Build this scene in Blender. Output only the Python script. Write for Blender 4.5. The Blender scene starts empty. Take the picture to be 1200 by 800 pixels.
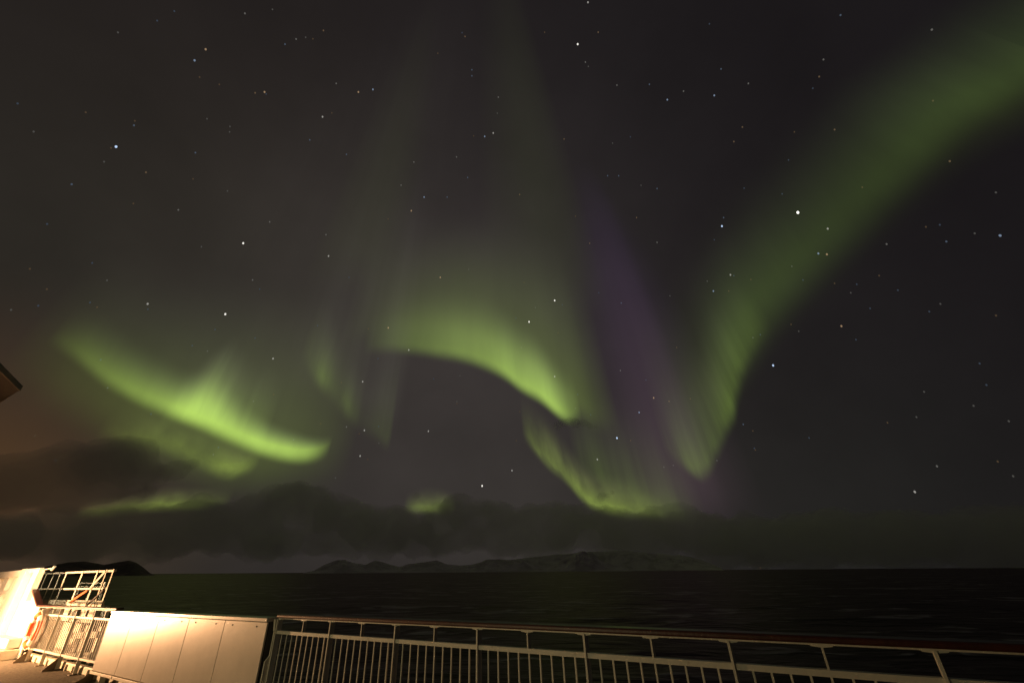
import bpy, bmesh, math, random
from mathutils import Vector, Matrix, noise
random.seed(7)
S = bpy.context.scene
COL = S.collection
R = math.radians

# ------------------------------------------------------------------ camera
FPX = 490.24; PITCH = 0.49217; ROLL = 0.03807; EYE = 1.576
cF = Vector((0, math.cos(PITCH), math.sin(PITCH)))
cV = Vector((0, -math.sin(PITCH), math.cos(PITCH)))
cX = Vector((1, 0, 0))
cR = cX*math.cos(ROLL) - cV*math.sin(ROLL)
cU = cX*math.sin(ROLL) + cV*math.cos(ROLL)
cam_d = bpy.data.cameras.new('camera'); cam = bpy.data.objects.new('camera', cam_d); COL.objects.link(cam)
cam.matrix_world = Matrix(((cR.x, cU.x, -cF.x, 0), (cR.y, cU.y, -cF.y, 0), (cR.z, cU.z, -cF.z, EYE), (0, 0, 0, 1)))
cam_d.sensor_width = 36; cam_d.lens = FPX/1200*36
cam_d.clip_start = 0.05; cam_d.clip_end = 2.0e6
S.camera = cam
CAM = Vector((0, 0, EYE))

def ray(x, y):                      # direction of a point of the 1200x800 photograph
    return (cR*((x-600)/FPX) + cU*(-(y-400)/FPX) + cF).normalized()
def pix(P):
    d = P - CAM; f = d.dot(cF)
    return 600 + FPX*d.dot(cR)/f, 400 - FPX*d.dot(cU)/f

# ------------------------------------------------------------------ world: night sky
W = bpy.data.worlds.new('World'); S.world = W; W.use_nodes = True
nt = W.node_tree; nt.nodes.clear()
def N(t, tree=None, **kw):
    n = (tree or nt).nodes.new(t)
    for k, v in kw.items(): setattr(n, k, v)
    return n
tc = N('ShaderNodeTexCoord')
nrm = N('ShaderNodeVectorMath', operation='NORMALIZE'); nt.links.new(tc.outputs['Generated'], nrm.inputs[0])
def lobe(x, y, col, k):
    dt = N('ShaderNodeVectorMath', operation='DOT_PRODUCT'); nt.links.new(nrm.outputs[0], dt.inputs[0]); dt.inputs[1].default_value = ray(x, y)
    m = N('ShaderNodeMath', operation='MULTIPLY_ADD'); nt.links.new(dt.outputs['Value'], m.inputs[0]); m.inputs[1].default_value = k; m.inputs[2].default_value = -k
    e = N('ShaderNodeMath', operation='EXPONENT'); nt.links.new(m.outputs[0], e.inputs[0])
    s = N('ShaderNodeVectorMath', operation='SCALE'); s.inputs[0].default_value = col; nt.links.new(e.outputs[0], s.inputs['Scale'])
    return s.outputs[0]
BASE = (0.0100, 0.0084, 0.0094)
acc = None
for L in (lobe(430, 470, (.0172, .0142, .0125), 5.0), lobe(150, 420, (.006, .0072, .003), 9.0),
          lobe(560, 400, (.011, .0092, .0092), 14.0), lobe(-30, 562, (.046, .016, .0), 110.0), lobe(-25, 412, (.008, .002, .0), 260.0),
          lobe(120, 655, (.016, .009, .003), 130.0), lobe(620, 640, (.014, .013, .010), 22.0), lobe(1000, 620, (.004, .005, .003), 20.0),
          lobe(640, 200, (.002, .0018, .0018), 10.0), lobe(120, 200, (.0030, .0014, .0), 6.0)):
    if acc is None: acc = L
    else:
        a = N('ShaderNodeVectorMath', operation='ADD'); nt.links.new(acc, a.inputs[0]); nt.links.new(L, a.inputs[1]); acc = a.outputs[0]
a = N('ShaderNodeVectorMath', operation='ADD'); nt.links.new(acc, a.inputs[0]); a.inputs[1].default_value = BASE
nz = N('ShaderNodeTexNoise'); nz.inputs['Scale'].default_value = 3.2; nz.inputs['Detail'].default_value = 4; nz.inputs['Roughness'].default_value = .55
nt.links.new(nrm.outputs[0], nz.inputs['Vector'])
mr = N('ShaderNodeMapRange'); mr.inputs['From Min'].default_value = .25; mr.inputs['From Max'].default_value = .75; mr.inputs['To Min'].default_value = .84; mr.inputs['To Max'].default_value = 1.16
nt.links.new(nz.outputs['Fac'], mr.inputs['Value'])
sc = N('ShaderNodeVectorMath', operation='SCALE'); nt.links.new(a.outputs[0], sc.inputs[0]); nt.links.new(mr.outputs[0], sc.inputs['Scale'])
bg = N('ShaderNodeBackground'); nt.links.new(sc.outputs[0], bg.inputs['Color']); bg.inputs['Strength'].default_value = 1.0
sky = N('ShaderNodeTexSky'); sky.sky_type = 'NISHITA'; sky.sun_disc = False; sky.sun_elevation = R(-9); sky.sun_rotation = R(150)
bg2 = N('ShaderNodeBackground'); nt.links.new(sky.outputs[0], bg2.inputs['Color']); bg2.inputs['Strength'].default_value = 0.01
ad = N('ShaderNodeAddShader'); nt.links.new(bg.outputs[0], ad.inputs[0]); nt.links.new(bg2.outputs[0], ad.inputs[1])
wo = N('ShaderNodeOutputWorld'); nt.links.new(ad.outputs[0], wo.inputs['Surface'])

S.view_settings.view_transform = 'Standard'; S.view_settings.look = 'None'; S.view_settings.gamma = 1; S.view_settings.exposure = 0
S.view_settings.use_curve_mapping = False
try:
    S.render.engine = 'CYCLES'
    S.cycles.transparent_max_bounces = 64; S.cycles.volume_bounces = 6; S.cycles.max_bounces = 8
    S.cycles.sample_clamp_indirect = 4.0
except Exception: pass

# ------------------------------------------------------------------ ship frame: t along the rail, d outboard, z up from the deck
AZ = -0.566078; O0 = Vector((-3.20699, 6.56497, 0)); BAY = 1.10155
uu = Vector((math.cos(AZ), math.sin(AZ), 0)); nn = Vector((-uu.y, uu.x, 0))
def F(t, d, z=0): return O0 + uu*t + nn*d + Vector((0, 0, z))

FLOOD = F(-11.6, -3.9, 1.35)
lamp_color = (1.0, 0.515, 0.235)

# ------------------------------------------------------------------ materials
def mat(name, color, rough=.5, metal=0, var=.12, scale=6, bump=0, bscale=40, spec=.5, col2=None, thresh=None, coat=0):
    m = bpy.data.materials.new(name); m.use_nodes = True; t = m.node_tree; b = t.nodes['Principled BSDF']
    b.inputs['Roughness'].default_value = rough; b.inputs['Metallic'].default_value = metal
    b.inputs['Specular IOR Level'].default_value = spec
    if coat: b.inputs['Coat Weight'].default_value = coat
    c = t.nodes.new('ShaderNodeTexCoord'); n = t.nodes.new('ShaderNodeTexNoise'); n.inputs['Scale'].default_value = scale; n.inputs['Detail'].default_value = 6
    n.inputs['Roughness'].default_value = .65
    t.links.new(c.outputs['Object'], n.inputs['Vector'])
    r = t.nodes.new('ShaderNodeValToRGB')
    lo = [x*(1-var) for x in color] if col2 is None else list(col2)
    hi = [min(1, x*(1+var)) for x in color] if col2 is None else list(color)
    r.color_ramp.elements[0].color = (*lo, 1); r.color_ramp.elements[1].color = (*hi, 1)
    p0, p1 = thresh or (.3, .7)
    r.color_ramp.elements[0].position = p0; r.color_ramp.elements[1].position = p1
    t.links.new(n.outputs['Fac'], r.inputs['Fac']); t.links.new(r.outputs[0], b.inputs['Base Color'])
    if bump:
        n2 = t.nodes.new('ShaderNodeTexNoise'); n2.inputs['Scale'].default_value = bscale; n2.inputs['Detail'].default_value = 4
        t.links.new(c.outputs['Object'], n2.inputs['Vector'])
        bp = t.nodes.new('ShaderNodeBump'); bp.inputs['Strength'].default_value = bump; bp.inputs['Distance'].default_value = .02
        t.links.new(n2.outputs['Fac'], bp.inputs['Height']); t.links.new(bp.outputs[0], b.inputs['Normal'])
    return m
M = dict(
    white=mat('white_ship_paint', (.74, .72, .64), .42, var=.08, scale=2.5, bump=.12, bscale=9),
    rail=mat('rail_paint', (.62, .61, .52), .45, col2=(.42, .38, .28), thresh=(.28, .42), scale=9, bump=.15, bscale=60),
    panel=mat('panel_paint', (.60, .55, .47), .30, var=.09, scale=1.8, bump=.035, bscale=7),
    wood=mat('varnished_wood', (.050, .011, .006), .45, var=.35, scale=14, bump=.15, bscale=30, coat=.15),
    bracket=mat('shaded_bracket_paint', (.15, .11, .065), .5, var=.2, scale=12, bump=.2),  # brown darkened: shade of faces turned from the floodlight put into the colour
    deck=mat('deck_coating', (.24, .21, .15), .8, col2=(.10, .085, .06), thresh=(.35, .68), scale=16, bump=.9, bscale=55),
    curb=mat('curb_paint', (.66, .60, .46), .5, var=.12, scale=5, bump=.2),
    dark=mat('dark_paint', (.016, .013, .012), .85, var=.3),
    fascia=mat('fascia_paint', (.10, .095, .085), .6, var=.2),
    grey=mat('grey_paint', (.46, .45, .38), .55, var=.12, scale=3, bump=.15),
    orange=mat('orange_plastic', (.74, .10, .012), .45, var=.15, scale=10),
    strap=mat('orange_webbing', (.62, .085, .012), .7, var=.2, scale=20),
    buoywhite=mat('white_reflective_tape', (.82, .80, .76), .35, var=.05),
    rope=mat('rope', (.55, .5, .4), .8, var=.2, scale=30, bump=.4),
    steel=mat('dull_steel', (.25, .24, .22), .4, metal=.8, var=.2),
    black=mat('black_rubber', (.02, .02, .02), .6, var=.3),
    hull=mat('hull_paint', (.05, .05, .055), .5, var=.2, scale=.5),
)

# ------------------------------------------------------------------ mesh helpers
class MB:
    def __init__(s): s.bm = bmesh.new()
    def box(s, x0, x1, y0, y1, z0, z1, rot=None, bev=0):
        r = bmesh.ops.create_cube(s.bm, size=1)
        c = Vector(((x0+x1)/2, (y0+y1)/2, (z0+z1)/2))
        for v in r['verts']:
            v.co = Vector((v.co.x*(x1-x0), v.co.y*(y1-y0), v.co.z*(z1-z0)))
            if rot is not None: v.co = rot @ v.co
            v.co += c
        if bev:
            es = list({e for v in r['verts'] for e in v.link_edges})
            bmesh.ops.bevel(s.bm, geom=es, offset=bev, segments=2, affect='EDGES', profile=.5)
        return s
    def bar(s, a, b, r, n=8, r2=None):
        a = Vector(a); b = Vector(b); d = b-a
        q = d.to_track_quat('Z', 'Y').to_matrix()
        q1 = bmesh.ops.create_cone(s.bm, cap_ends=True, segments=n, radius1=r, radius2=r if r2 is None else r2, depth=d.length)
        for v in q1['verts']: v.co = q @ v.co + (a+b)/2
        return s
    def flat(s, a, b, w, th, up=(0, 1, 0)):     # flat bar from a to b: w across, th along up
        a = Vector(a); b = Vector(b); d = (b-a); z = d.normalized(); y = Vector(up); y = (y - z*y.dot(z)).normalized(); x = y.cross(z)
        rot = Matrix((x, y, z)).transposed()
        r = bmesh.ops.create_cube(s.bm, size=1)
        for v in r['verts']: v.co = rot @ Vector((v.co.x*w, v.co.y*th, v.co.z*d.length)) + (a+b)/2
        return s
    def prism(s, pts, y0, y1):                   # polygon in (x,z), extruded along y
        f = [s.bm.verts.new((x, y0, z)) for x, z in pts]; g = [s.bm.verts.new((x, y1, z)) for x, z in pts]
        k = len(pts)
        s.bm.faces.new(f); s.bm.faces.new(g[::-1])
        for i in range(k): s.bm.faces.new((f[i], g[i], g[(i+1) % k], f[(i+1) % k]))
        return s
    def prismx(s, pts, x0, x1):                  # polygon in (y,z), extruded along x
        f = [s.bm.verts.new((x0, y, z)) for y, z in pts]; g = [s.bm.verts.new((x1, y, z)) for y, z in pts]
        k = len(pts)
        s.bm.faces.new(f); s.bm.faces.new(g[::-1])
        for i in range(k): s.bm.faces.new((f[i], g[i], g[(i+1) % k], f[(i+1) % k]))
        return s
    def mesh(s, name, m, smooth=False):
        bmesh.ops.recalc_face_normals(s.bm, faces=s.bm.faces)
        me = bpy.data.meshes.new(name); s.bm.to_mesh(me); s.bm.free()
        if m: me.materials.append(m)
        if smooth:
            for p in me.polygons: p.use_smooth = True
        return me
    def build(s, name, m, parent=None, smooth=False):
        return link(name, s.mesh(name, m, smooth), parent)
def link(name, me, parent=None, loc=None, rot=None):
    o = bpy.data.objects.new(name, me); COL.objects.link(o)
    if parent: o.parent = parent
    if loc is not None: o.location = loc
    if rot is not None: o.rotation_euler = rot
    return o
def tag(o, label=None, cat=None, group=None, kind=None):
    if label: o['label'] = label
    if cat: o['category'] = cat
    if group: o['group'] = group
    if kind: o['kind'] = kind
    return o
def thing(name, t, d, z, label, cat, group=None):    # Empty at a ship-frame point, x along the rail, y outboard
    o = bpy.data.objects.new(name, None); COL.objects.link(o); o.empty_display_size = .2
    o.location = F(t, d, z); o.rotation_euler = (0, 0, AZ)
    return tag(o, label, cat, group)

# ------------------------------------------------------------------ sea (tilted against the ship, which rolls in the swell)
SA, SB = -.02705, -.0096
ez = Vector((-SA, -SB, 1)).normalized(); ex = (Vector((1, 0, 0)) - ez*ez.x).normalized(); ey = ez.cross(ex)
ENV = Matrix(((ex.x, ey.x, ez.x, 0), (ex.y, ey.y, ez.y, 0), (ex.z, ey.z, ez.z, EYE-13.0), (0, 0, 0, 1)))
ENVI = ENV.inverted()
def sea_mesh():
    bm = bmesh.new(); NA = 420; rings = []
    r = 3.0
    rs = []
    while r < 90000:
        rs.append(r); r *= 1.028 if r < 600 else 1.12
    a0, a1 = R(-75), R(75)
    prev = None
    for r in rs:
        row = []
        for i in range(NA+1):
            az = a0 + (a1-a0)*i/NA
            x, y = r*math.sin(az), r*math.cos(az)
            h = 0
            fade = max(0, 1 - r/900.0)
            if fade > 0:
                p = Vector((x*.018+y*.006, y*.036, 0))
                h = (noise.fractal(p, .9, 2.1, 4)*1.25 + noise.noise(Vector((x*.09, y*.15, 3)))*.28)*fade
            row.append(bm.verts.new((x, y, h)))
        if prev:
            for i in range(NA): bm.faces.new((prev[i], prev[i+1], row[i+1], row[i]))
        prev = row
    # the rest of the sheet behind the ship
    me = bpy.data.meshes.new('sea'); bm.to_mesh(me); bm.free()
    for p in me.polygons: p.use_smooth = True
    return me
def sea_mat():
    m = bpy.data.materials.new('sea_water'); m.use_nodes = True; t = m.node_tree; b = t.nodes['Principled BSDF']
    c = t.nodes.new('ShaderNodeTexCoord')
    mp = t.nodes.new('ShaderNodeMapping'); mp.inputs['Scale'].default_value = (.05, .12, 1); t.links.new(c.outputs['Object'], mp.inputs[0])
    n = t.nodes.new('ShaderNodeTexNoise'); n.inputs['Scale'].default_value = 1; n.inputs['Detail'].default_value = 6; n.inputs['Distortion'].default_value = .6
    t.links.new(mp.outputs[0], n.inputs['Vector'])
    # whitecaps: thin streaks along the crests
    mp2 = t.nodes.new('ShaderNodeMapping'); mp2.inputs['Scale'].default_value = (.012, .034, 1); t.links.new(c.outputs['Object'], mp2.inputs[0])
    w = t.nodes.new('ShaderNodeTexNoise'); w.inputs['Scale'].default_value = 1; w.inputs['Detail'].default_value = 3; w.inputs['Distortion'].default_value = 1.2
    t.links.new(mp2.outputs[0], w.inputs['Vector'])
    r1 = t.nodes.new('ShaderNodeValToRGB'); r1.color_ramp.elements[0].position = .51; r1.color_ramp.elements[1].position = .60
    t.links.new(w.outputs['Fac'], r1.inputs['Fac'])
    r2 = t.nodes.new('ShaderNodeValToRGB'); r2.color_ramp.elements[0].position = .50; r2.color_ramp.elements[1].position = .60
    t.links.new(n.outputs['Fac'], r2.inputs['Fac'])
    mu = t.nodes.new('ShaderNodeMath'); mu.operation = 'MULTIPLY'; t.links.new(r1.outputs[0], mu.inputs[0]); t.links.new(r2.outputs[0], mu.inputs[1])
    mx = t.nodes.new('ShaderNodeMix'); mx.data_type = 'RGBA'; mx.inputs['A'].default_value = (.027, .026, .019, 1); mx.inputs['B'].default_value = (.80, .80, .76, 1)
    t.links.new(mu.outputs[0], mx.inputs['Factor']); t.links.new(mx.outputs['Result'], b.inputs['Base Color'])
    b.inputs['Roughness'].default_value = .8; b.inputs['Specular IOR Level'].default_value = 0
    gl = t.nodes.new('ShaderNodeBsdfGlossy'); gl.inputs['Roughness'].default_value = .32; gl.inputs['Color'].default_value = (.25, .205, .21, 1)
    fr = t.nodes.new('ShaderNodeFresnel'); fr.inputs['IOR'].default_value = 1.33
    mxs = t.nodes.new('ShaderNodeMixShader'); t.links.new(fr.outputs[0], mxs.inputs[0]); t.links.new(b.outputs[0], mxs.inputs[1]); t.links.new(gl.outputs[0], mxs.inputs[2])
    t.links.new(mxs.outputs[0], t.nodes['Material Output'].inputs['Surface'])
    bp = t.nodes.new('ShaderNodeBump'); bp.inputs['Strength'].default_value = .9; bp.inputs['Distance'].default_value = 1.6
    t.links.new(n.outputs['Fac'], bp.inputs['Height']); t.links.new(bp.outputs[0], b.inputs['Normal']); t.links.new(bp.outputs[0], gl.inputs['Normal']); t.links.new(bp.outputs[0], fr.inputs['Normal'])
    return m
sea = link('sea', sea_mesh()); sea.data.materials.append(sea_mat()); sea.matrix_world = ENV; tag(sea, kind='structure')

# ------------------------------------------------------------------ mountains on the horizon
def env_ray(x, y):
    d = ray(x, y); d = ENVI.to_3x3() @ d
    return math.atan2(d.x, d.y), d.z/math.hypot(d.x, d.y)
def rock_mat(name, snow, rock, bias, s=.0035):
    m = bpy.data.materials.new(name); m.use_nodes = True; t = m.node_tree; b = t.nodes['Principled BSDF']; b.inputs['Roughness'].default_value = .9
    c = t.nodes.new('ShaderNodeTexCoord'); mp = t.nodes.new('ShaderNodeMapping'); mp.inputs['Scale'].default_value = (s, s, s*.45); mp.inputs['Rotation'].default_value = (0, R(38), 0)
    t.links.new(c.outputs['Object'], mp.inputs[0])
    n = t.nodes.new('ShaderNodeTexNoise'); n.inputs['Detail'].default_value = 8; n.inputs['Roughness'].default_value = .7; n.inputs['Scale'].default_value = 1; n.inputs['Distortion'].default_value = .5
    t.links.new(mp.outputs[0], n.inputs['Vector'])
    r = t.nodes.new('ShaderNodeValToRGB'); r.color_ramp.elements[0].position = bias; r.color_ramp.elements[1].position = bias+.14
    r.color_ramp.elements[0].color = (*rock, 1); r.color_ramp.elements[1].color = (*snow, 1)
    t.links.new(n.outputs['Fac'], r.inputs['Fac']); t.links.new(r.outputs[0], b.inputs['Base Color'])
    return m
def range_mesh(name, outline, dist, depth, m, rough, seed, step=1.0):
    xs = [p[0] for p in outline]
    bm = bmesh.new(); x = xs[0]; cols = []
    NV = 26
    while x <= xs[-1]+1e-6:
        for (xa, ya), (xb, yb) in zip(outline, outline[1:]):
            if xa <= x <= xb: y = ya + (yb-ya)*(x-xa)/(xb-xa); break
        az, el = env_ray(x, y)
        top = max(2, el*dist + 13)
        col = []
        for j in range(NV+1):
            v = j/NV; rr = dist - depth*.5 + depth*v
            px = Vector((az*dist*.0028, rr*.0028, seed))
            prof = (1-abs(2*v-1)**1.15)
            g = 1 - rough*abs(noise.fractal(px*1.0, 1, 2.1, 5))*(.25+.75*min(1, abs(2*v-1)*2.2))
            h = top*prof*g*(1 - .14*rough*abs(noise.noise(Vector((x*.31, seed, 1))))) - 2*(1-prof)
            col.append(bm.verts.new((rr*math.sin(az), rr*math.cos(az), h)))
        cols.append(col); x += step
    for a, b in zip(cols, cols[1:]):
        for j in range(NV): bm.faces.new((a[j], b[j], b[j+1], a[j+1]))
    me = bpy.data.meshes.new(name); bm.to_mesh(me); bm.free(); me.materials.append(m)
    o = link(name, me); o.matrix_world = ENV
    return tag(o, kind='structure')
range_mesh('mountains', [(355, 671), (368, 668), (380, 661), (393, 656), (404, 654), (414, 659), (428, 661), (440, 656), (452, 659), (468, 663), (480, 660), (497, 658), (512, 656), (524, 660), (540, 662), (556, 660), (570, 655), (584, 653), (598, 656), (610, 655), (622, 660), (640, 665), (648, 662), (660, 655), (668, 652), (674, 647), (684, 644), (694, 647), (704, 655), (718, 661), (735, 666), (742, 670)],
           9500, 1700, rock_mat('hazy_snowy_rock', (.96, .91, .86), (.70, .65, .60), .43), .55, 3.1)  # rock paled towards the snow to put the haze into the colour
range_mesh('far_mountains', [(520, 668), (560, 660), (600, 655), (640, 650), (690, 646), (730, 644), (765, 648), (800, 650), (820, 655), (838, 662), (850, 668)],
           15000, 2600, rock_mat('hazy_snow_slope', (.95, .90, .84), (.66, .61, .56), .38, .002), .2, 8.4, 2.0)  # pale tone of the far range also stands for a lighter patch of haze
range_mesh('hills', [(20, 674), (40, 668), (58, 662), (80, 658), (100, 657), (122, 661), (138, 658), (152, 656), (160, 658), (168, 664), (176, 671), (182, 674)],
           5200, 900, rock_mat('dark_rock', (.40, .30, .22), (.14, .11, .085), .48), .25, 5.7)

# ------------------------------------------------------------------ low cloud bank
def cloud_mesh(name, lumps, dist, vox, seed, wob):
    rnd = random.Random(seed)
    bm = bmesh.new(); bmesh.ops.create_icosphere(bm, subdivisions=3, radius=1)
    unit = [v.co.copy() for v in bm.verts]; tri = [[v.index for v in f.verts] for f in bm.faces]; bm.free()
    V = []; T = []
    for (x, y, rp) in lumps:
        d = ray(x, y); k = dist*(1+rnd.uniform(-.05, .05))/math.hypot(d.x, d.y)
        P = CAM + d*k; rad = rp/FPX*k*.9; n0 = len(V)
        for c in unit: V.append((P.x+c.x*rad*1.2, P.y+c.y*rad*1.2, P.z+c.z*rad))
        for f in tri: T.append([i+n0 for i in f])
    def remesh(verts, faces, size):
        me = bpy.data.meshes.new(name+'_raw'); me.from_pydata(verts, [], faces)
        o = bpy.data.objects.new(name+'_raw', me); COL.objects.link(o)
        md = o.modifiers.new('r', 'REMESH'); md.mode = 'VOXEL'; md.voxel_size = size
        dg = bpy.context.evaluated_depsgraph_get(); dg.update()
        r = bpy.data.meshes.new_from_object(o.evaluated_get(dg)); bpy.data.objects.remove(o)
        return r
    m1 = remesh(V, T, vox)
    vs = []
    for v in m1.vertices:
        f = noise.fractal(v.co/(wob*4.0) + Vector((seed, 0, 0)), .75, 2.2, 6)
        vs.append(v.co + v.normal*f*wob)
    me2 = remesh(vs, [list(p.vertices) for p in m1.polygons], vox)
    me2.name = name
    return me2
def cloud_mat(name, dens, col):
    m = bpy.data.materials.new(name); m.use_nodes = True; t = m.node_tree; t.nodes.clear()
    o = t.nodes.new('ShaderNodeOutputMaterial'); v = t.nodes.new('ShaderNodeVolumePrincipled')
    v.inputs['Density'].default_value = dens; v.inputs['Color'].default_value = (*col, 1); v.inputs['Anisotropy'].default_value = .2
    t.links.new(v.outputs[0], o.inputs['Volume'])
    return m
tops = [(-60, 600), (0, 606), (60, 604), (100, 602), (140, 598), (185, 594), (222, 590), (236, 582), (262, 592), (292, 586), (318, 574), (344, 562), (368, 570), (395, 582), (428, 590), (462, 596), (495, 596), (520, 588), (543, 578), (566, 584), (600, 592), (640, 590), (676, 592), (712, 597), (748, 600), (778, 592), (800, 592), (822, 600), (860, 608), (920, 606), (980, 598), (1040, 606), (1120, 604), (1200, 600), (1260, 606)]
def ytop(x):
    for (xa, ya), (xb, yb) in zip(tops, tops[1:]):
        if xa <= x <= xb: return ya + (yb-ya)*(x-xa)/(xb-xa)
    return 602
rnd = random.Random(4)
lumps = []
x = -420
while x < 1560:
    r = rnd.uniform(9, 15); lumps.append((x, ytop(x)+r*.95, r)); x += r*.8
x = -420
while x < 1560:
    r = rnd.uniform(17, 22); lumps.append((x, min(ytop(x)+26, 628), r)); x += r*.8
x = -420
while x < 1560:
    r = rnd.uniform(13, 17); lumps.append((x, 634+rnd.uniform(-3, 2), r)); x += r*.7
x = 830
while x < 1560:
    r = rnd.uniform(12, 15); lumps.append((x, 650+rnd.uniform(-3, 2), r)); x += r*.7
cl = link('cloud_bank', cloud_mesh('cloud_bank', lumps, 17000, 75, 2, 250)); cl.data.materials.append(cloud_mat('bank_vapour', 0.0006, (.992, .975, .945)))
tag(cl, 'long low bank of dark cumulus cloud lying over the sea horizon', 'cloud', kind='stuff')
l2 = []
for (x, y, r) in [(40, 560, 22), (70, 552, 24), (100, 548, 22), (128, 540, 20), (150, 534, 19), (120, 562, 22), (160, 552, 16), (186, 556, 12), (202, 552, 9), (215, 547, 7), (224, 544, 5), (75, 575, 18), (20, 570, 20), (-15, 570, 24), (150, 568, 12), (178, 570, 8), (10, 548, 14), (155, 582, 8), (168, 577, 7)]:
    l2.append((x, y, r))
c2 = link('dark_cloud', cloud_mesh('dark_cloud', l2, 13000, 60, 9, 130)); c2.data.materials.append(cloud_mat('dark_vapour', .0007, (.965, .91, .85)))
tag(c2, 'ragged dark cloud hanging under the left green arc beside the orange glow', 'cloud', kind='stuff')
l3 = [(652, 498, 5), (660, 495, 6), (667, 493, 5), (674, 495, 6), (683, 495, 5), (691, 499, 4), (698, 500, 3), (500, 602, 8), (520, 596, 7), (488, 580, 4), (705, 582, 5), (712, 580, 4), (717, 576, 3)]
c3 = link('cloud_wisp', cloud_mesh('cloud_wisp', l3, 15000, 45, 5, 90)); c3.data.materials.append(cloud_mat('wisp_vapour', .0008, (.93, .90, .86)))
tag(c3, 'small torn wisps of cloud crossing the foot of the green arch', 'cloud', kind='stuff')

# ------------------------------------------------------------------ aurora: tall curtains of glowing air, rays along the field lines
VPX, VPY = 560, -190
FIELD = ray(VPX, VPY)
ALT = 9000.0
def aurora_mat(name, low, high, p, stri, freq, vs=.35):
    m = bpy.data.materials.new(name); m.use_nodes = True; t = m.node_tree; t.nodes.clear()
    o = t.nodes.new('ShaderNodeOutputMaterial'); e = t.nodes.new('ShaderNodeEmission'); tr = t.nodes.new('ShaderNodeBsdfTransparent'); a = t.nodes.new('ShaderNodeAddShader')
    t.links.new(e.outputs[0], a.inputs[0]); t.links.new(tr.outputs[0], a.inputs[1]); t.links.new(a.outputs[0], o.inputs['Surface'])
    uv = t.nodes.new('ShaderNodeUVMap'); sp = t.nodes.new('ShaderNodeSeparateXYZ'); t.links.new(uv.outputs[0], sp.inputs[0])
    def mth(op, x, y=None):
        q = t.nodes.new('ShaderNodeMath'); q.operation = op
        for i, z in enumerate((x, y)):
            if z is None: continue
            if isinstance(z, (int, float)): q.inputs[i].default_value = z
            else: t.links.new(z, q.inputs[i])
        return q.outputs[0]
    v = sp.outputs['Y']
    ss = t.nodes.new('ShaderNodeMapRange'); ss.interpolation_type = 'SMOOTHERSTEP'; t.links.new(v, ss.inputs['Value'])
    w = mth('MULTIPLY', mth('MAXIMUM', mth('SUBTRACT', v, 1.0), 0.0), 1.0)         # 0..1 above the bright edge
    s2 = t.nodes.new('ShaderNodeMapRange'); s2.interpolation_type = 'SMOOTHSTEP'; t.links.new(w, s2.inputs['Value'])
    s2.inputs['To Min'].default_value = 1; s2.inputs['To Max'].default_value = 0
    dec = mth('MULTIPLY', mth('EXPONENT', mth('MULTIPLY', w, -p)), s2.outputs[0])
    prof = mth('MULTIPLY', ss.outputs[0], dec)
    cb = t.nodes.new('ShaderNodeCombineXYZ'); t.links.new(mth('MULTIPLY', sp.outputs['X'], freq), cb.inputs[0]); t.links.new(mth('MULTIPLY', v, vs), cb.inputs[1])
    n = t.nodes.new('ShaderNodeTexNoise'); n.inputs['Scale'].default_value = 1; n.inputs['Detail'].default_value = 3; t.links.new(cb.outputs[0], n.inputs['Vector'])
    st = t.nodes.new('ShaderNodeMapRange'); st.inputs['From Min'].default_value = .3; st.inputs['From Max'].default_value = .7; st.inputs['To Min'].default_value = 1-stri; st.inputs['To Max'].default_value = 1+stri
    t.links.new(n.outputs['Fac'], st.inputs['Value'])
    at = t.nodes.new('ShaderNodeAttribute'); at.attribute_name = 'glow'
    k = mth('MULTIPLY', mth('MULTIPLY', prof, st.outputs[0]), at.outputs['Fac'])
    mx = t.nodes.new('ShaderNodeMix'); mx.data_type = 'RGBA'; mx.inputs['A'].default_value = (*low, 1); mx.inputs['B'].default_value = (*high, 1)
    t.links.new(w, mx.inputs['Factor'])
    t.links.new(mx.outputs['Result'], e.inputs['Color']); t.links.new(k, e.inputs['Strength'])
    m.cycles.emission_sampling = 'NONE'
    return m
GREEN = (.65, 1.0, .16); PALE = (.60, .80, .34); GREY = (.80, .80, .60); OLIVE = (.68, 1.0, .14); PURP = (.33, .10, 1.0); ROSE = (.72, .42, .58)
AM = dict(core=aurora_mat('aurora_green', GREEN, PALE, 1.5, .12, 3.0, .5),
          soft=aurora_mat('aurora_soft_green', OLIVE, GREY, .8, .10, 2.0),
          rays=aurora_mat('aurora_rays', GREEN, GREY, 1.2, .45, 4.0),
          band=aurora_mat('aurora_band_green', (.58, 1.0, .20), (.66, .85, .42), 1.0, .13, 2.2, .9),
          grey=aurora_mat('aurora_grey_rays', GREY, (.8, .7, .75), 0.4, .45, 4.0),
          low=aurora_mat('aurora_low_glow', (.72, 1.0, .14), (.70, .72, .32), 1.2, .42, 3.6, 1.1),
          purple=aurora_mat('aurora_purple', ROSE, PURP, .1, .16, 2.6))
def catmull(P, n):
    out = []
    for i in range(len(P)-1):
        p0 = P[max(i-1, 0)]; p1 = P[i]; p2 = P[i+1]; p3 = P[min(i+2, len(P)-1)]
        for k in range(n):
            s = k/n
            out.append([.5*((2*b)+(-a+c)*s+(2*a-5*b+4*c-d)*s*s+(-a+3*b-3*c+d)*s**3) for a, b, c, d in zip(p0, p1, p2, p3)])
    out.append(list(P[-1])); return out
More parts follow.
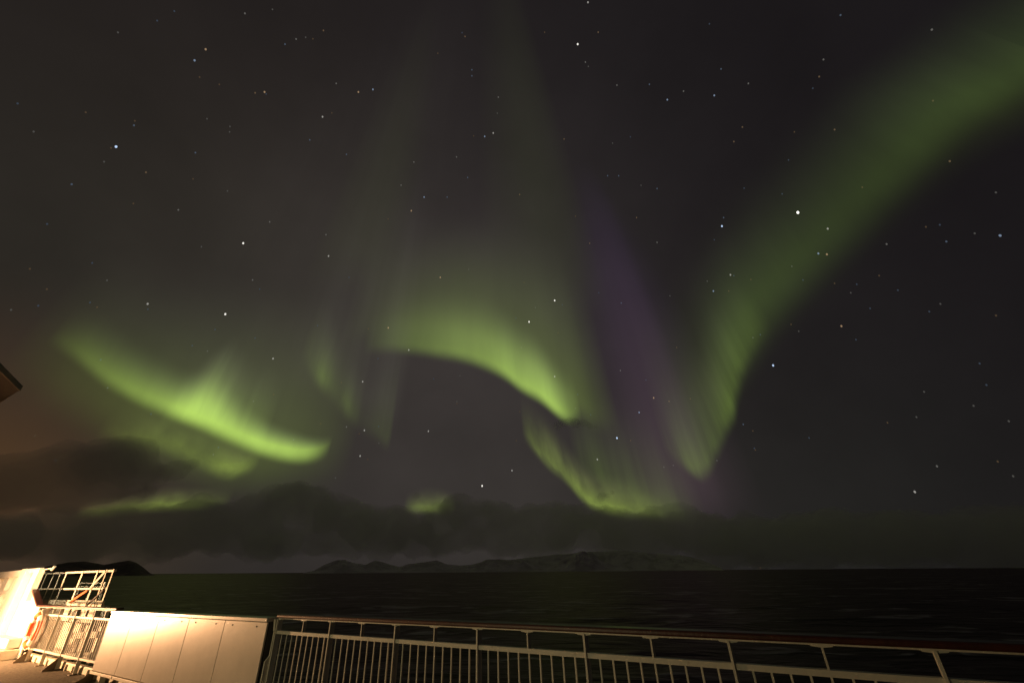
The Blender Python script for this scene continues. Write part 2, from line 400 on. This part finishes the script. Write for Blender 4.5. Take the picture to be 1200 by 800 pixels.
def curtain(name, pts, soft, m, parent=None, label=None, alt=ALT):
    pts = catmull(pts, 10)
    rowsV = [i/6 for i in range(6)] + [1 + i/14 for i in range(15)]
    verts = []; faces = []; uvs = []; glow = []; arc = 0; prev = None
    for (x, y, H, I) in pts:
        dx, dy = VPX-x, VPY-y; L = math.hypot(dx, dy); dx /= L; dy /= L
        x0, y0 = x-dx*soft, y-dy*soft
        d = ray(x0, y0); P0 = CAM + d*(alt/max(d.z, .05))
        tot = H+soft*1.6
        lo, hi = 0.0, 4e6                       # height of the curtain that reaches the wanted apparent height
        for _ in range(60):
            mid = (lo+hi)/2; q = pix(P0 + FIELD*mid)
            if math.hypot(q[0]-x0, q[1]-y0) < tot: lo = mid
            else: hi = mid
        h = lo; 
        # height of the bright edge
        lo, hi = 0.0, h
        for _ in range(50):
            mid = (lo+hi)/2; q = pix(P0 + FIELD*mid)
            if math.hypot(q[0]-x0, q[1]-y0) < soft*2: lo = mid
            else: hi = mid
        hb = lo
        if prev: arc += math.hypot(x-prev[0], y-prev[1])/100
        prev = (x, y)
        for v in rowsV:
            hh = hb*v if v <= 1 else hb + (h-hb)*(v-1)
            verts.append(P0 + FIELD*hh); uvs.append((arc, v)); glow.append(max(0, I))
    nv = len(rowsV)
    for i in range(len(pts)-1):
        for j in range(nv-1):
            a = i*nv+j; faces.append((a, a+nv, a+nv+1, a+1))
    org = verts[0].copy()
    me = bpy.data.meshes.new(name); me.from_pydata([v-org for v in verts], [], faces)
    ul = me.uv_layers.new(name='UVMap')
    for lp in me.loops: ul.data[lp.index].uv = uvs[lp.vertex_index]
    at = me.attributes.new('glow', 'FLOAT', 'POINT')
    for i, g in enumerate(glow): at.data[i].value = g
    me.materials.append(m)
    o = link(name, me)
    if parent: o.parent = parent; o.location = org - parent.location
    else: o.location = org; tag(o, label, 'aurora', 'aurora curtains in the night sky')
    return o
A = curtain('aurora_curtain', [(55, 398, 60, 0), (90, 420, 62, .07), (125, 448, 62, .15), (160, 468, 58, .22), (190, 481, 56, .32), (215, 491, 62, .46), (240, 501, 60, .50), (262, 511, 48, .44), (285, 521, 40, .46), (310, 530, 34, .50), (335, 536, 30, .50), (355, 538, 26, .40), (372, 536, 22, .18), (386, 530, 18, 0)], 11.5, AM['core'],
            label='bright green aurora arc sloping down to the right over the lit wall')
curtain('ray_veil', [(185, 496, 60, 0), (208, 488, 80, .10), (230, 486, 95, .24), (246, 494, 90, .20), (262, 505, 85, .10), (285, 514, 90, .08), (310, 522, 80, 0)], 20, AM['rays'], A)
curtain('glow_veil', [(0, 420, 180, 0), (90, 480, 190, .035), (180, 530, 220, .06), (270, 560, 240, .065), (340, 560, 220, .045), (410, 550, 180, 0)], 45, AM['soft'], A)
curtain('lower_veil', [(110, 510, 40, 0), (160, 520, 45, .05), (200, 530, 45, .06), (240, 548, 42, .07), (266, 556, 36, .16), (282, 555, 34, .10), (302, 548, 30, 0)], 12, AM['low'], A)
curtain('cloud_gap_glow', [(85, 606, 24, 0), (115, 604, 26, .06), (150, 600, 26, .07), (185, 597, 30, .12), (212, 596, 28, .12), (245, 594, 26, .05), (270, 590, 26, 0)], 8, AM['low'], A)
D = curtain('aurora_curtain', [(424, 411, 60, 0), (450, 410, 66, .04), (480, 411, 74, .085), (510, 415, 78, .14), (545, 421, 80, .20), (573, 431, 82, .26), (592, 441, 84, .33), (611, 455, 84, .40), (633, 468, 82, .45), (650, 482, 78, .46), (661, 490, 72, .34), (670, 492, 66, .16), (682, 488, 60, 0)], 10.5, AM['core'],
            label='bright green aurora arch curling down to a point in the middle of the sky')
curtain('glow_veil', [(400, 395, 130, 0), (470, 394, 140, .035), (540, 402, 150, .065), (600, 425, 170, .065), (645, 458, 190, .075), (685, 488, 210, .07), (705, 497, 210, .035), (728, 500, 200, 0)], 22, AM['soft'], D)
D2 = curtain('aurora_curtain', [(612, 510, 60, 0), (626, 528, 64, .07), (645, 548, 66, .12), (660, 560, 60, .11), (680, 582, 56, .15), (695, 594, 50, .20), (715, 600, 46, .19), (740, 604, 48, .13), (770, 606, 50, .08), (805, 606, 40, 0)], 10, AM['low'],
             label='yellow green aurora glow hanging below the arch just above the clouds')
curtain('streak_veil', [(672, 548, 90, 0), (695, 560, 120, .035), (735, 585, 130, .04), (790, 604, 140, .03), (830, 604, 100, 0)], 16, AM['rays'], D2)
curtain('cloud_gap_glow', [(472, 600, 22, 0), (492, 600, 28, .10), (512, 600, 28, .12), (534, 598, 22, 0)], 7, AM['low'], D2)
C = curtain('aurora_curtain', [(352, 415, 90, 0), (366, 438, 80, .035), (377, 452, 70, .065), (392, 468, 64, .02), (405, 484, 60, .040), (422, 500, 66, .012), (444, 514, 120, .017), (453, 520, 150, .020), (458, 520, 110, 0)], 13, AM['rays'],
            label='faint thin green aurora rays between the left arc and the central arch')
curtain('ray_veil', [(325, 440, 160, 0), (360, 440, 210, .010), (400, 460, 240, .012), (450, 490, 280, .014), (475, 480, 220, 0)], 40, AM['grey'], C)
E_ = curtain('aurora_curtain', [(846, 470, 110, 0), (862, 440, 120, .022), (880, 410, 115, .034), (904, 376, 115, .032), (950, 328, 120, .026), (998, 280, 125, .022), (1046, 230, 130, .022), (1092, 182, 135, .028), (1128, 148, 130, .034), (1172, 122, 140, .035), (1230, 86, 160, .032), (1300, 40, 170, .034), (1380, -10, 170, .03)], 34, AM['band'],
             label='long green aurora band climbing to the upper right corner of the sky')
curtain('ray_veil', [(836, 512, 70, 0), (845, 505, 80, .02), (853, 497, 96, .05), (859, 487, 105, .085), (863, 466, 100, .065), (870, 438, 95, .050), (884, 408, 90, .03), (905, 380, 90, 0)], 15, AM['rays'], E_)
curtain('ray_veil', [(778, 530, 80, 0), (796, 543, 100, .03), (808, 552, 120, .06), (820, 557, 130, .09), (829, 553, 130, .08), (837, 538, 125, .055), (845, 520, 120, .050), (853, 502, 110, .045), (859, 490, 100, 0)], 14, AM['rays'], E_)
curtain('glow_veil', [(770, 500, 140, 0), (830, 490, 150, .020), (900, 390, 150, .012), (1000, 290, 150, .008), (1100, 200, 150, .010), (1200, 140, 170, .012), (1290, 90, 170, .01)], 40, AM['soft'], E_)
P_ = curtain('aurora_curtain', [(715, 610, 300, 0), (758, 606, 360, .018), (800, 604, 410, .040), (835, 602, 410, .038), (862, 598, 370, .016), (900, 590, 320, 0)], 50, AM['purple'],
             label='dim purple aurora veil between the central arch and the right band')
G1 = curtain('aurora_curtain', [(350, 330, 300, 0), (385, 325, 320, .005), (415, 325, 340, .007), (440, 335, 330, .006), (475, 340, 300, 0)], 50, AM['soft'],
             label='very faint green aurora column above the left of the central arch')
curtain('ray_veil', [(190, 350, 260, 0), (240, 345, 320, .002), (300, 345, 340, .002), (370, 340, 350, .003), (440, 335, 350, .003), (500, 335, 330, .002), (560, 340, 300, 0)], 60, AM['grey'], G1)
G2 = curtain('aurora_curtain', [(560, 370, 380, 0), (600, 372, 400, .005), (650, 370, 420, .009), (685, 360, 420, .007), (715, 345, 400, 0)], 55, AM['soft'],
             label='tall faint grey green aurora column rising straight above the arch')

# ------------------------------------------------------------------ stars
def star_mat(name, col, e):
    m = bpy.data.materials.new(name); m.use_nodes = True; t = m.node_tree; t.nodes.clear()
    o = t.nodes.new('ShaderNodeOutputMaterial'); n = t.nodes.new('ShaderNodeEmission'); n.inputs['Color'].default_value = (*col, 1); n.inputs['Strength'].default_value = e
    t.links.new(n.outputs[0], o.inputs['Surface']); m.cycles.emission_sampling = 'NONE'
    return m
WH, BL, WA = (1, .96, .88), (.55, .72, 1), (1, .66, .38)
SMESH = {}
def star_mesh(tint, mag):
    k = (tint, mag)
    if k not in SMESH:
        e = {3: 2.0, 2: 1.0, 1: .30, 0: .11, -1: .07}[mag]; r = {3: 1020, 2: 800, 1: 720, 0: 620, -1: 560}[mag]
        bm = bmesh.new(); bmesh.ops.create_icosphere(bm, subdivisions=2, radius=r*.6)
        for v in bm.verts: v.co.z *= 1.5
        me = bpy.data.meshes.new('star'); bm.to_mesh(me); bm.free()
        me.materials.append(star_mat('starlight', {'w': WH, 'b': BL, 'o': WA}[tint], e)); SMESH[k] = me
    return SMESH[k]
GRP = 'stars scattered over the night sky'
named = [
    (935, 249, 3, 'w', 'brightest white star, beside the upper left edge of the right green band'),
    (846, 265, 2, 'b', 'blue white star left of the brightest star'),
    (1172, 276, 1, 'b', 'lone blue star near the right edge below the green band'),
    (906, 428, 2, 'b', 'blue star in the dark sky just right of the band foot'),
    (986, 382, 1, 'o', 'orange star in the dark sky below the right green band'),
    (136, 172, 2, 'b', 'bright blue star in the upper left of the sky'),
    (285, 285, 2, 'w', 'bright white star above the left arc, midway to the top'),
    (264, 368, 2, 'w', 'bright white star right above the bright knot of the left arc'),
    (650, 352, 2, 'w', 'bright star above the right shoulder of the central arch'),
    (620, 377, 2, 'w', 'bright star on the upper glow of the central arch'),
    (723, 513, 2, 'b', 'blue white star inside the purple veil near the clouds'),
    (565, 569, 2, 'w', 'bright star low under the central arch just above the clouds'),
    (677, 52, 2, 'w', 'bright star near the top centre of the sky'),
    (1072, 576, 1, 'w', 'white star low on the right just above the clouds'),
    (420, 108, 1, 'o', 'orange star of the close pair in the upper middle left'),
    (437, 105, 1, 'b', 'blue star of the close pair in the upper middle left'),
    (578, 156, 1, 'w', 'white star of the close pair above the centre'),
    (568, 160, 1, 'b', 'dimmer blue star of the close pair above the centre'),
    (1098, 546, 0, 'w', 'dim white star low on the far right above the horizon cloud'),
    (482, 247, 1, 'o', 'small orange star left of the faint tall column'),
]
for (x, y, mag, tint, lab) in named:
    o = link('star', star_mesh(tint, mag)); o.location = CAM + ray(x, y)*300000; tag(o, lab, 'star', GRP)
mids = [(241, 58, 'o'), (228, 71, 'b'), (310, 108, 'o'), (229, 179, 'b'), (84, 216, 'b'), (316, 260, 'w'), (382, 275, 'w'), (385, 300, 'w'), (378, 137, 'w'), (553, 89, 'b'), (782, 117, 'b'), (548, 208, 'b'), (497, 231, 'b'), (470, 217, 'w'), (712, 206, 'b'), (970, 268, 'w'), (965, 70, 'w'), (860, 166, 'o'), (837, 112, 'b'), (959, 297, 'b'), (969, 298, 'o'), (856, 322, 'w'), (836, 341, 'b'), (871, 497, 'b'), (173, 356, 'w'), (320, 420, 'w'), (296, 328, 'w'), (406, 500, 'w'), (427, 504, 'w'), (425, 447, 'w'), (422, 534, 'w'), (455, 384, 'o'), (479, 410, 'w'), (516, 325, 'o'), (650, 441, 'w'), (728, 355, 'b'), (727, 434, 'w'), (700, 538, 'w'), (600, 551, 'w'), (502, 505, 'w'), (766, 466, 'o'), (784, 470, 'o'), (749, 483, 'b'), (689, 3, 'w')]
for (x, y, tint) in mids:
    o = link('star', star_mesh(tint, 1 if (x*7+y) % 3 else 0)); o.location = CAM + ray(x, y)*300000; tag(o, 'small faint star, one of many scattered between the aurora curtains', 'star', GRP)
faint = [(287, 16), (157, 147), (171, 202), (347, 46), (334, 52), (379, 36), (394, 98), (363, 164), (299, 109), (209, 246), (553, 82), (661, 163), (723, 100), (761, 99), (545, 43), (584, 114), (524, 231), (609, 228), (485, 190), (725, 206), (746, 255), (535, 184), (406, 181), (701, 38), (686, 73), (770, 221), (691, 285), (770, 284), (848, 255), (960, 90), (1092, 35), (985, 18), (978, 152), (1039, 286), (1109, 283), (870, 149), (877, 98), (845, 81), (1113, 189), (801, 107), (860, 323), (854, 341), (928, 312), (941, 328), (978, 332), (997, 343), (1004, 333), (927, 380), (936, 388), (891, 392), (1040, 495), (1102, 356), (1089, 365), (809, 467), (13, 363), (252, 386), (421, 508), (344, 515), (177, 485), (400, 448), (297, 470), (256, 524), (431, 538), (444, 519), (659, 357), (654, 390), (611, 407), (677, 462), (605, 516), (539, 440), (443, 420), (609, 482), (789, 545), (884, 525), (793, 407), (778, 547), (409, 325), (35, 315)]
r3 = random.Random(11)
for _ in range(105): faint.append((r3.uniform(20, 1190), r3.uniform(5, 560)))
for i, (x, y) in enumerate(faint):
    o = link('star', star_mesh('wbo'[i % 3], 0 if i < 40 else -1)); o.location = CAM + ray(x, y)*300000; tag(o, 'very faint pinprick star barely brighter than the dark sky', 'star', GRP)

o = link('distant_light', star_mesh('o', -1)); o.location = CAM + ray(891, 665)*90000; o.scale = (.3, .3, .4); tag(o, 'single faint light on the dark horizon to the right of the mountains', 'light')
# ------------------------------------------------------------------ ship: deck and hull side
b = MB(); b.box(-30, 16, -9, .16, -.12, 0)
dk = b.build('deck', M['deck']); dk.location = O0; dk.rotation_euler = (0, 0, AZ); tag(dk, kind='structure')
b = MB(); b.box(-30, 16, .02, .20, -12.5, -.125)
hl = b.build('hull_side', M['hull']); hl.location = O0; hl.rotation_euler = (0, 0, AZ); tag(hl, kind='structure')

# ------------------------------------------------------------------ railings
HZ0, HZ1 = 1.08, 1.12
def railing(label, t0, t1, s0, s1, gussets, flat_end=False):
    root = thing('ship_railing', t0, 0, 0, label, 'railing', 'railings along the deck edge')
    Lx = t1-t0
    def lx(t): return t-t0
    b = MB(); b.box(0, Lx, -.062, .062, HZ0, HZ1, bev=.012); hr = b.build('handrail', M['wood'], root)
    b = MB(); b.box(0, Lx, -.03, .03, HZ0-.012, HZ0-.001); b.build('rail_strip', M['rail'], root)
    b = MB(); b.box(0, Lx, -.022, .022, .905, .94); b.build('upper_bar', M['rail'], root)
    b = MB(); b.box(0, Lx, -.022, .022, .235, .27); b.build('lower_bar', M['rail'], root)
    pb = MB(); pb.box(-.008, .008, -.035, .035, 0, .905); pb.box(-.008, .008, -.035, .035, .94, HZ0-.012)
    pb.box(-.008, .008, -.0345, -.0225, .905, .94); pb.box(-.008, .008, .0225, .0345, .905, .94)
    pm = pb.mesh('post', M['rail'])
    capb = MB(); capb.prism([(-.066, HZ0-.0125), (.066, HZ0-.0125), (.058, HZ0-.019), (.014, HZ0-.024), (-.014, HZ0-.024), (-.058, HZ0-.019)], -.024, .024); cm = capb.mesh('bracket', M['rail'])
    mb = MB(); mb.box(-.006, .006, -.022, .022, .94, HZ0-.013); mm = mb.mesh('rail_support', M['rail'])
    bb = MB(); bb.box(-.0065, .0065, -.0065, .0065, .27, .905); bmesh_ = bb.mesh('baluster', M['rail'])
    gb = MB(); gb.prismx([(-.036, .001), (-.22, .001), (-.22, .03), (-.05, .20), (-.036, .22)], -.006, .006); gm = gb.mesh('gusset', M['bracket'])
    fb = MB(); fb.box(-.05, .05, -.09, .09, .001, .013); fm = fb.mesh('foot_plate', M['bracket'])
    for s in range(s0, s1+1):
        t = s*BAY
        if t < t0-.02 or t > t1+.02: continue
        p = link('post', pm, root, (lx(t), 0, 0)); link('foot_plate', fm, p)
        link('bracket', cm, p)
        if gussets and s % 2 == 1: link('gusset', gm, p)
        if t+BAY/2 < t1:
            q = link('rail_support', mm, root, (lx(t+BAY/2), 0, 0)); link('bracket', cm, q)
    for s in range(s0-1, s1+1):
        for k in range(1, 10):
            t = (s+k/10)*BAY
            if t0+.05 < t < t1-.02: link('baluster', bmesh_, root, (lx(t), 0, 0))
    return root
rr = railing('long barred railing under a dark wooden handrail, running to the right edge', 0.0, 9.95, 0, 9, False)
# bent flat end plate of the right railing, next to the screen
b = MB(); b.prismx([(-.045, .94), (-.06, 1.067), (.05, 1.067), (.05, .94)], -.045, -.010)
b.prismx([(-.045, .938), (.05, .938), (.05, 0), (-.045, 0)], -.03, -.010)
b.prismx([(-.09, .62), (-.045, .67), (-.0448, 0), (-.09, 0)], -.035, -.012)
b.build('end_plate', M['rail'], rr)
rl = railing('short brightly lit railing between the white bulwark and the panelled screen', -10.62, -5.46, -9, -5, True)
b = MB(); b.box(0, 5.1, .06, .15, .001, .13, bev=.015); b.build('curb', M['curb'], rl)
for k in range(12): MB().box(.28+k*.42, .31+k*.42, .03, .058, .001, .10).build('curb_rib', M['curb'], rl)
b = MB(); b.box(0, 9.95, .06, .15, .001, .13, bev=.015); b.build('curb', M['curb'], rr)

# ------------------------------------------------------------------ panelled screen (five plates on a frame)
ws = thing('deck_screen', -5.44, 0, 0, 'pale panelled deck screen of five metal plates, glowing orange in the floodlight', 'screen')
T = 5.36; seams = [0, 1.06, 2.13, 3.20, 4.28, T]
for i in range(5):
    a, c = seams[i], seams[i+1]
    b = MB(); b.box(a+.004, c-.004, -.12, -.10, .17, 1.035, bev=.004); p = b.build('panel', M['panel'], ws)
    for xx in (a+.22, c-.24):
        q = MB(); q.bar((xx, -.126, .985), (xx, -.119, .985), .009, 10); q.build('bolt', M['black'], p)
b = MB(); b.box(0, T, -.135, .02, 1.04, 1.085, bev=.006); b.build('top_trim', M['panel'], ws)
for i in range(5):
    a, c = seams[i], seams[i+1]
    MB().box(a+.012, c-.012, -.145, -.085, .125, .166, bev=.006).build('bottom_lip', M['curb'], ws)
b = MB(); b.box(0, T, -.098, -.085, .17, 1.038); b.build('back_plate', M['dark'], ws)
b = MB(); b.box(T-.012, T, -.084, .02, .14, 1.038); b.box(T-.02, T-.0005, -.099, -.0845, .17, 1.038); b.build('end_plate', M['fascia'], ws)  # dark tone puts the shade on the screen's side into its colour
b = MB(); b.box(0, .012, -.084, .02, .14, 1.038); b.build('end_plate', M['fascia'], ws)
for k in range(9):
    xx = .34+k*.58
    MB().box(xx-.07, xx+.07, -.09, .0, .001, .124).build('foot', M['curb'], ws)
b = MB(); b.box(0, T, .06, .15, .001, .13, bev=.015); b.build('curb', M['curb'], ws)
for k in range(5): 
    g = MB(); g.prismx([(-.10, .002), (-.34, .002), (-.34, .02), (-.13, .12), (-.10, .12)], .05+k*1.1, .062+k*1.1); g.build('gusset', M['bracket'], ws)

# ------------------------------------------------------------------ white bulwark at the left
bw = thing('bulwark', -10.63, 0, 0, 'tall white steel bulwark wall washed out by the floodlight', 'wall')
prof = [(0, .001), (0, 1.05), (-.10, 1.09), (-1.02, 1.42), (-1.02, 1.93), (-8.5, 1.96), (-8.5, .001)]
b = MB(); b.prism(prof, .0, .03); b.build('plate', M['white'], bw)
# end column: channel with two flanges
b = MB(); b.box(-1.36, -1.03, -.10, -.001, 1.2, 1.97, bev=.008); b.build('column_flange', M['white'], bw)
b = MB(); b.box(-2.45, -1.98, -.16, -.001, .001, 1.975, bev=.01); b.build('column', M['white'], bw)
b = MB(); b.box(-1.975, -1.365, -.10, -.001, 1.86, 1.965); b.build('column_cap', M['white'], bw)
# stiffener grid with recesses
b = MB()
for k in range(6):
    x1 = -2.75 - k*1.02
    b.box(x1-.52, x1, -.10, -.001, .44, 1.78)
b.build('stiffener', M['white'], bw)
b = MB(); b.box(-8.5, -2.46, -.13, -.001, 1.785, 1.955, bev=.01); b.build('top_rail', M['white'], bw)
b = MB(); b.box(-8.5, -2.46, -.115, -.102, 1.36, 1.44); b.build('stringer', M['white'], bw)
b = MB(); b.box(-8.5, -.25, -.26, -.002, .22, .42, bev=.02); b.build('ledge', M['white'], bw)
b = MB(); b.box(-8.5, -.12, -.42, -.002, .002, .20, bev=.015); b.build('step', M['curb'], bw)
b = MB(); b.flat((-1.08, .0, 1.455), (-.06, .0, 1.105), .12, .045, (0, 0, 1)); b.build('sloping_handrail', M['wood'], bw)
b = MB(); b.bar((-1.03, .02, 1.93), (-.70, .10, 1.95), .018); b.bar((-.72, .09, 1.90), (-.66, .11, 1.99), .035, 10); b.build('peg', M['grey'], bw)

# ------------------------------------------------------------------ lifebuoy hanging on the railing
lb = thing('lifebuoy', -9.87, -.12, .63, 'orange and white lifebuoy hanging on the short railing beside the white bulwark', 'lifebuoy')
def torus(Rm, r, a0, a1, n, name, m, parent, rr=12, squash=1.0):
    bm = bmesh.new(); rows = []
    for i in range(n+1):
        a = a0+(a1-a0)*i/n
        row = []
        for k in range(rr):
            c = 2*math.pi*k/rr
            q = Rm + r*math.cos(c)
            row.append(bm.verts.new((q*math.cos(a), r*math.sin(c)*squash, q*math.sin(a))))
        rows.append(row)
    full = abs((a1-a0)-2*math.pi) < 1e-4
    for i in range(n):
        for k in range(rr): bm.faces.new((rows[i][k], rows[i][(k+1) % rr], rows[i+1][(k+1) % rr], rows[i+1][k]))
    if not full: bm.faces.new(rows[0]); bm.faces.new(rows[-1][::-1])
    bmesh.ops.recalc_face_normals(bm, faces=bm.faces)
    me = bpy.data.meshes.new(name); bm.to_mesh(me); bm.free(); me.materials.append(m)
    for p in me.polygons: p.use_smooth = True
    return link(name, me, parent)
torus(.30, .062, 0, 2*math.pi, 48, 'ring', M['orange'], lb, squash=.8)
for k in range(4):
    a = math.pi/4 + k*math.pi/2
    torus(.30, .066, a-.21, a+.21, 8, 'tape_band', M['buoywhite'], lb, squash=.82)
torus(.385, .010, 0, 2*math.pi, 40, 'grab_rope', M['rope'], lb, rr=8)
b = MB(); b.box(-.03, .03, .02, .085, .24, .42); b.build('holder', M['grey'], lb)

# ------------------------------------------------------------------ stowed gangway outboard of the railing
gw = thing('stowed_gangway', -14.3, .5, 0, 'grey gangway frame with open rails stowed outside the short railing', 'gangway')
g0, g1 = 0.0, 6.22
zt, zm, zb = 1.80, 1.43, 1.185
b = MB(); b.flat((g0, 0, zt+.06), (g1, 0, zt), .045, .045); b.build('top_rail', M['grey'], gw)
b = MB(); b.flat((g0, 0, zm+.02), (g1-.06, 0, zm), .04, .04); b.build('middle_rail', M['grey'], gw)
b = MB(); b.box(g0, g1-.02, -.02, .02, .74, zb); b.build('side_plate', M['grey'], gw)
for x, w in ((.9, .06), (1.6, .06), (2.2, .06), (2.75, .07), (4.05, .08), (5.15, .08), (5.75, .05), (6.19, .06)):
    MB().box(x-w/2, x+w/2, -.035, -.021, zb-.2, zt+.035).build('upright', M['grey'], gw)
b = MB(); b.flat((5.12, -.045, zm+.02), (5.72, -.045, zt-.0), .07, .014); b.build('brace', M['grey'], gw)
# far side of the gangway
b = MB(); b.flat((1.2, .75, zt-.24), (3.3, .75, zt-.26), .04, .04); b.build('far_rail', M['grey'], gw)
b = MB(); b.flat((1.2, .75, zm+.04), (3.3, .75, zm+.02), .035, .035); b.build('far_rail', M['grey'], gw)
for x in (1.3, 2.3, 3.28): MB().box(x-.03, x+.03, .735, .765, .74, zt-.24).build('upright', M['grey'], gw)
b = MB(); b.box(.2, 4.2, .77, .80, .74, 1.0); b.build('side_plate', M['grey'], gw)
b = MB()
for k in range(14): b.box(.25+k*.27, .45+k*.27, .03, .73, .76, .785)
b.build('treads', M['grey'], gw)
b = MB(); b.flat((4.12, -.06, 1.16), (5.02, -.06, 1.40), .055, .012, (0, 1, 0)); b.build('strap', M['strap'], gw)
b = MB(); b.bar((5.42, -.09, 1.06), (6.02, -.03, 1.40), .022); b.bar((5.95, -.03, 1.36), (6.04, -.03, 1.42), .035, 10); b.build('strut', M['black'], gw)
# hull bracket plates that carry the gangway
bk = thing('gangway_support', -14.3, .45, -.35, 'pale steel support frame under the stowed gangway, seen through the railing bars', 'support')
b = MB(); b.box(0, 5.2, .12, .16, 0, 1.05); b.build('plate', M['grey'], bk)
b = MB(); b.flat((5.0, .05, .0), (6.9, .05, .18), .12, .1, (0, 1, 0)); b.flat((5.0, .05, .42), (6.6, .05, .52), .12, .1); b.flat((5.0, .05, .82), (6.6, .05, .90), .12, .1); b.build('arm', M['grey'], bk)
for x in (5.7, 6.5): MB().box(x-.08, x+.08, .06, .14, -.1, 1.04).build('leg', M['grey'], bk)

# ------------------------------------------------------------------ deckhouse with the overhang whose corner shows at the left edge
dh = thing('deckhouse', -10, -7.6, 0, 'dark roof corner of the ship deckhouse jutting in at the left edge', 'deckhouse')
b = MB(); b.box(-18, 24, -.12, 0, 0, 6.0); b.build('wall', M['white'], dh)
def roofpts(): return [(-16, 4.6), (.07, 5.28), (1.60, 4.59), (11.8, .001-.12), (-16, -.12)]
b = MB()
pts = roofpts(); lo = [b.bm.verts.new((x, y, 6.003)) for x, y in pts]; hi = [b.bm.verts.new((x, y, 6.06)) for x, y in pts]
b.bm.faces.new(lo); b.bm.faces.new(hi[::-1])
for i in range(5): b.bm.faces.new((lo[i], hi[i], hi[(i+1) % 5], lo[(i+1) % 5]))
b.build('overhang', M['dark'], dh)  # near-black colour stands in for the unlit underside
b = MB(); b.flat((.085, 5.30, 6.07), (1.61, 4.61, 6.07), .14, .02, (.41, .91, 0)); b.build('fascia', M['fascia'], dh)
# floodlight on a short deck post
fl = thing('floodlight', -11.2, -3.0, 0, 'deck floodlight on a short post just outside the picture, lighting the white bulwark', 'floodlight')
b = MB(); b.box(-.12, .12, -.12, .12, .001, .015); b.bar((0, 0, .015), (0, 0, .62), .03, 12); b.build('post', M['steel'], fl)
fm_ = bpy.data.materials.new('lamp_glass'); fm_.use_nodes = True
fb_ = fm_.node_tree.nodes['Principled BSDF']; fb_.inputs['Emission Color'].default_value = (*lamp_color, 1); fb_.inputs['Emission Strength'].default_value = 60; fb_.inputs['Base Color'].default_value = (.5, .5, .5, 1)
fm_.cycles.emission_sampling = 'NONE'
b = MB(); b.prismx([(-.10, .66), (.08, .60), (.08, 1.0), (-.10, .94)], -.24, .24); b.build('housing', M['steel'], fl)
b = MB(); b.box(-.22, .22, .082, .090, .62, .98); b.build('lens', fm_, fl)
ld = bpy.data.lights.new('flood_lamp', 'AREA'); ld.shape = 'RECTANGLE'; ld.size = .42; ld.size_y = .34; ld.energy = 1700; ld.color = lamp_color; ld.spread = R(180)
lo_ = bpy.data.objects.new('flood_lamp', ld); COL.objects.link(lo_); lo_.parent = fl; lo_.location = (0, .10, .80)
lo_.rotation_euler = (R(84), 0, R(-25))

# low bulkhead light beside the photographer
bl = thing('bulkhead_light', .6, -7.6, .75, 'small round bulkhead light low on the deckhouse wall behind the camera', 'lamp')
b = MB(); b.bar((0, 0, 0), (0, .07, 0), .13, 20); b.build('base', M['grey'], bl)
gm2 = fm_.copy(); gm2.name = 'bulkhead_glass'; gm2.node_tree.nodes['Principled BSDF'].inputs['Emission Color'].default_value = (1, .80, .42, 1); gm2.node_tree.nodes['Principled BSDF'].inputs['Emission Strength'].default_value = 8
b = MB(); b.bar((0, .071, 0), (0, .13, 0), .10, 20, .06); b.build('lens', gm2, bl)
l2d = bpy.data.lights.new('bulkhead_lamp', 'AREA'); l2d.shape = 'DISK'; l2d.size = .2; l2d.energy = 72; l2d.color = (1, .80, .42)
l2o = bpy.data.objects.new('bulkhead_lamp', l2d); COL.objects.link(l2o); l2o.parent = bl; l2o.location = (0, .15, 0); l2o.rotation_euler = (R(90), 0, 0)

# downlight under the deckhouse overhang
dl = thing('downlight', -8.5, -3.4, 6.0, 'round downlight under the deckhouse overhang, just outside the picture', 'lamp')
b = MB(); b.bar((0, 0, -.002), (0, 0, -.10), .14, 20); b.build('base', M['grey'], dl)
b = MB(); b.bar((0, 0, -.101), (0, 0, -.14), .11, 20, .08); b.build('lens', gm2, dl)
l3d = bpy.data.lights.new('down_lamp', 'AREA'); l3d.shape = 'DISK'; l3d.size = .2; l3d.energy = 150; l3d.color = (1, .74, .46); l3d.spread = R(75)
l3o = bpy.data.objects.new('down_lamp', l3d); COL.objects.link(l3o); l3o.parent = dl; l3o.location = (0, 0, -.16); l3o.rotation_euler = Vector((-3.6, 4.3, -4.5)).to_track_quat('-Z', 'Y').to_euler()
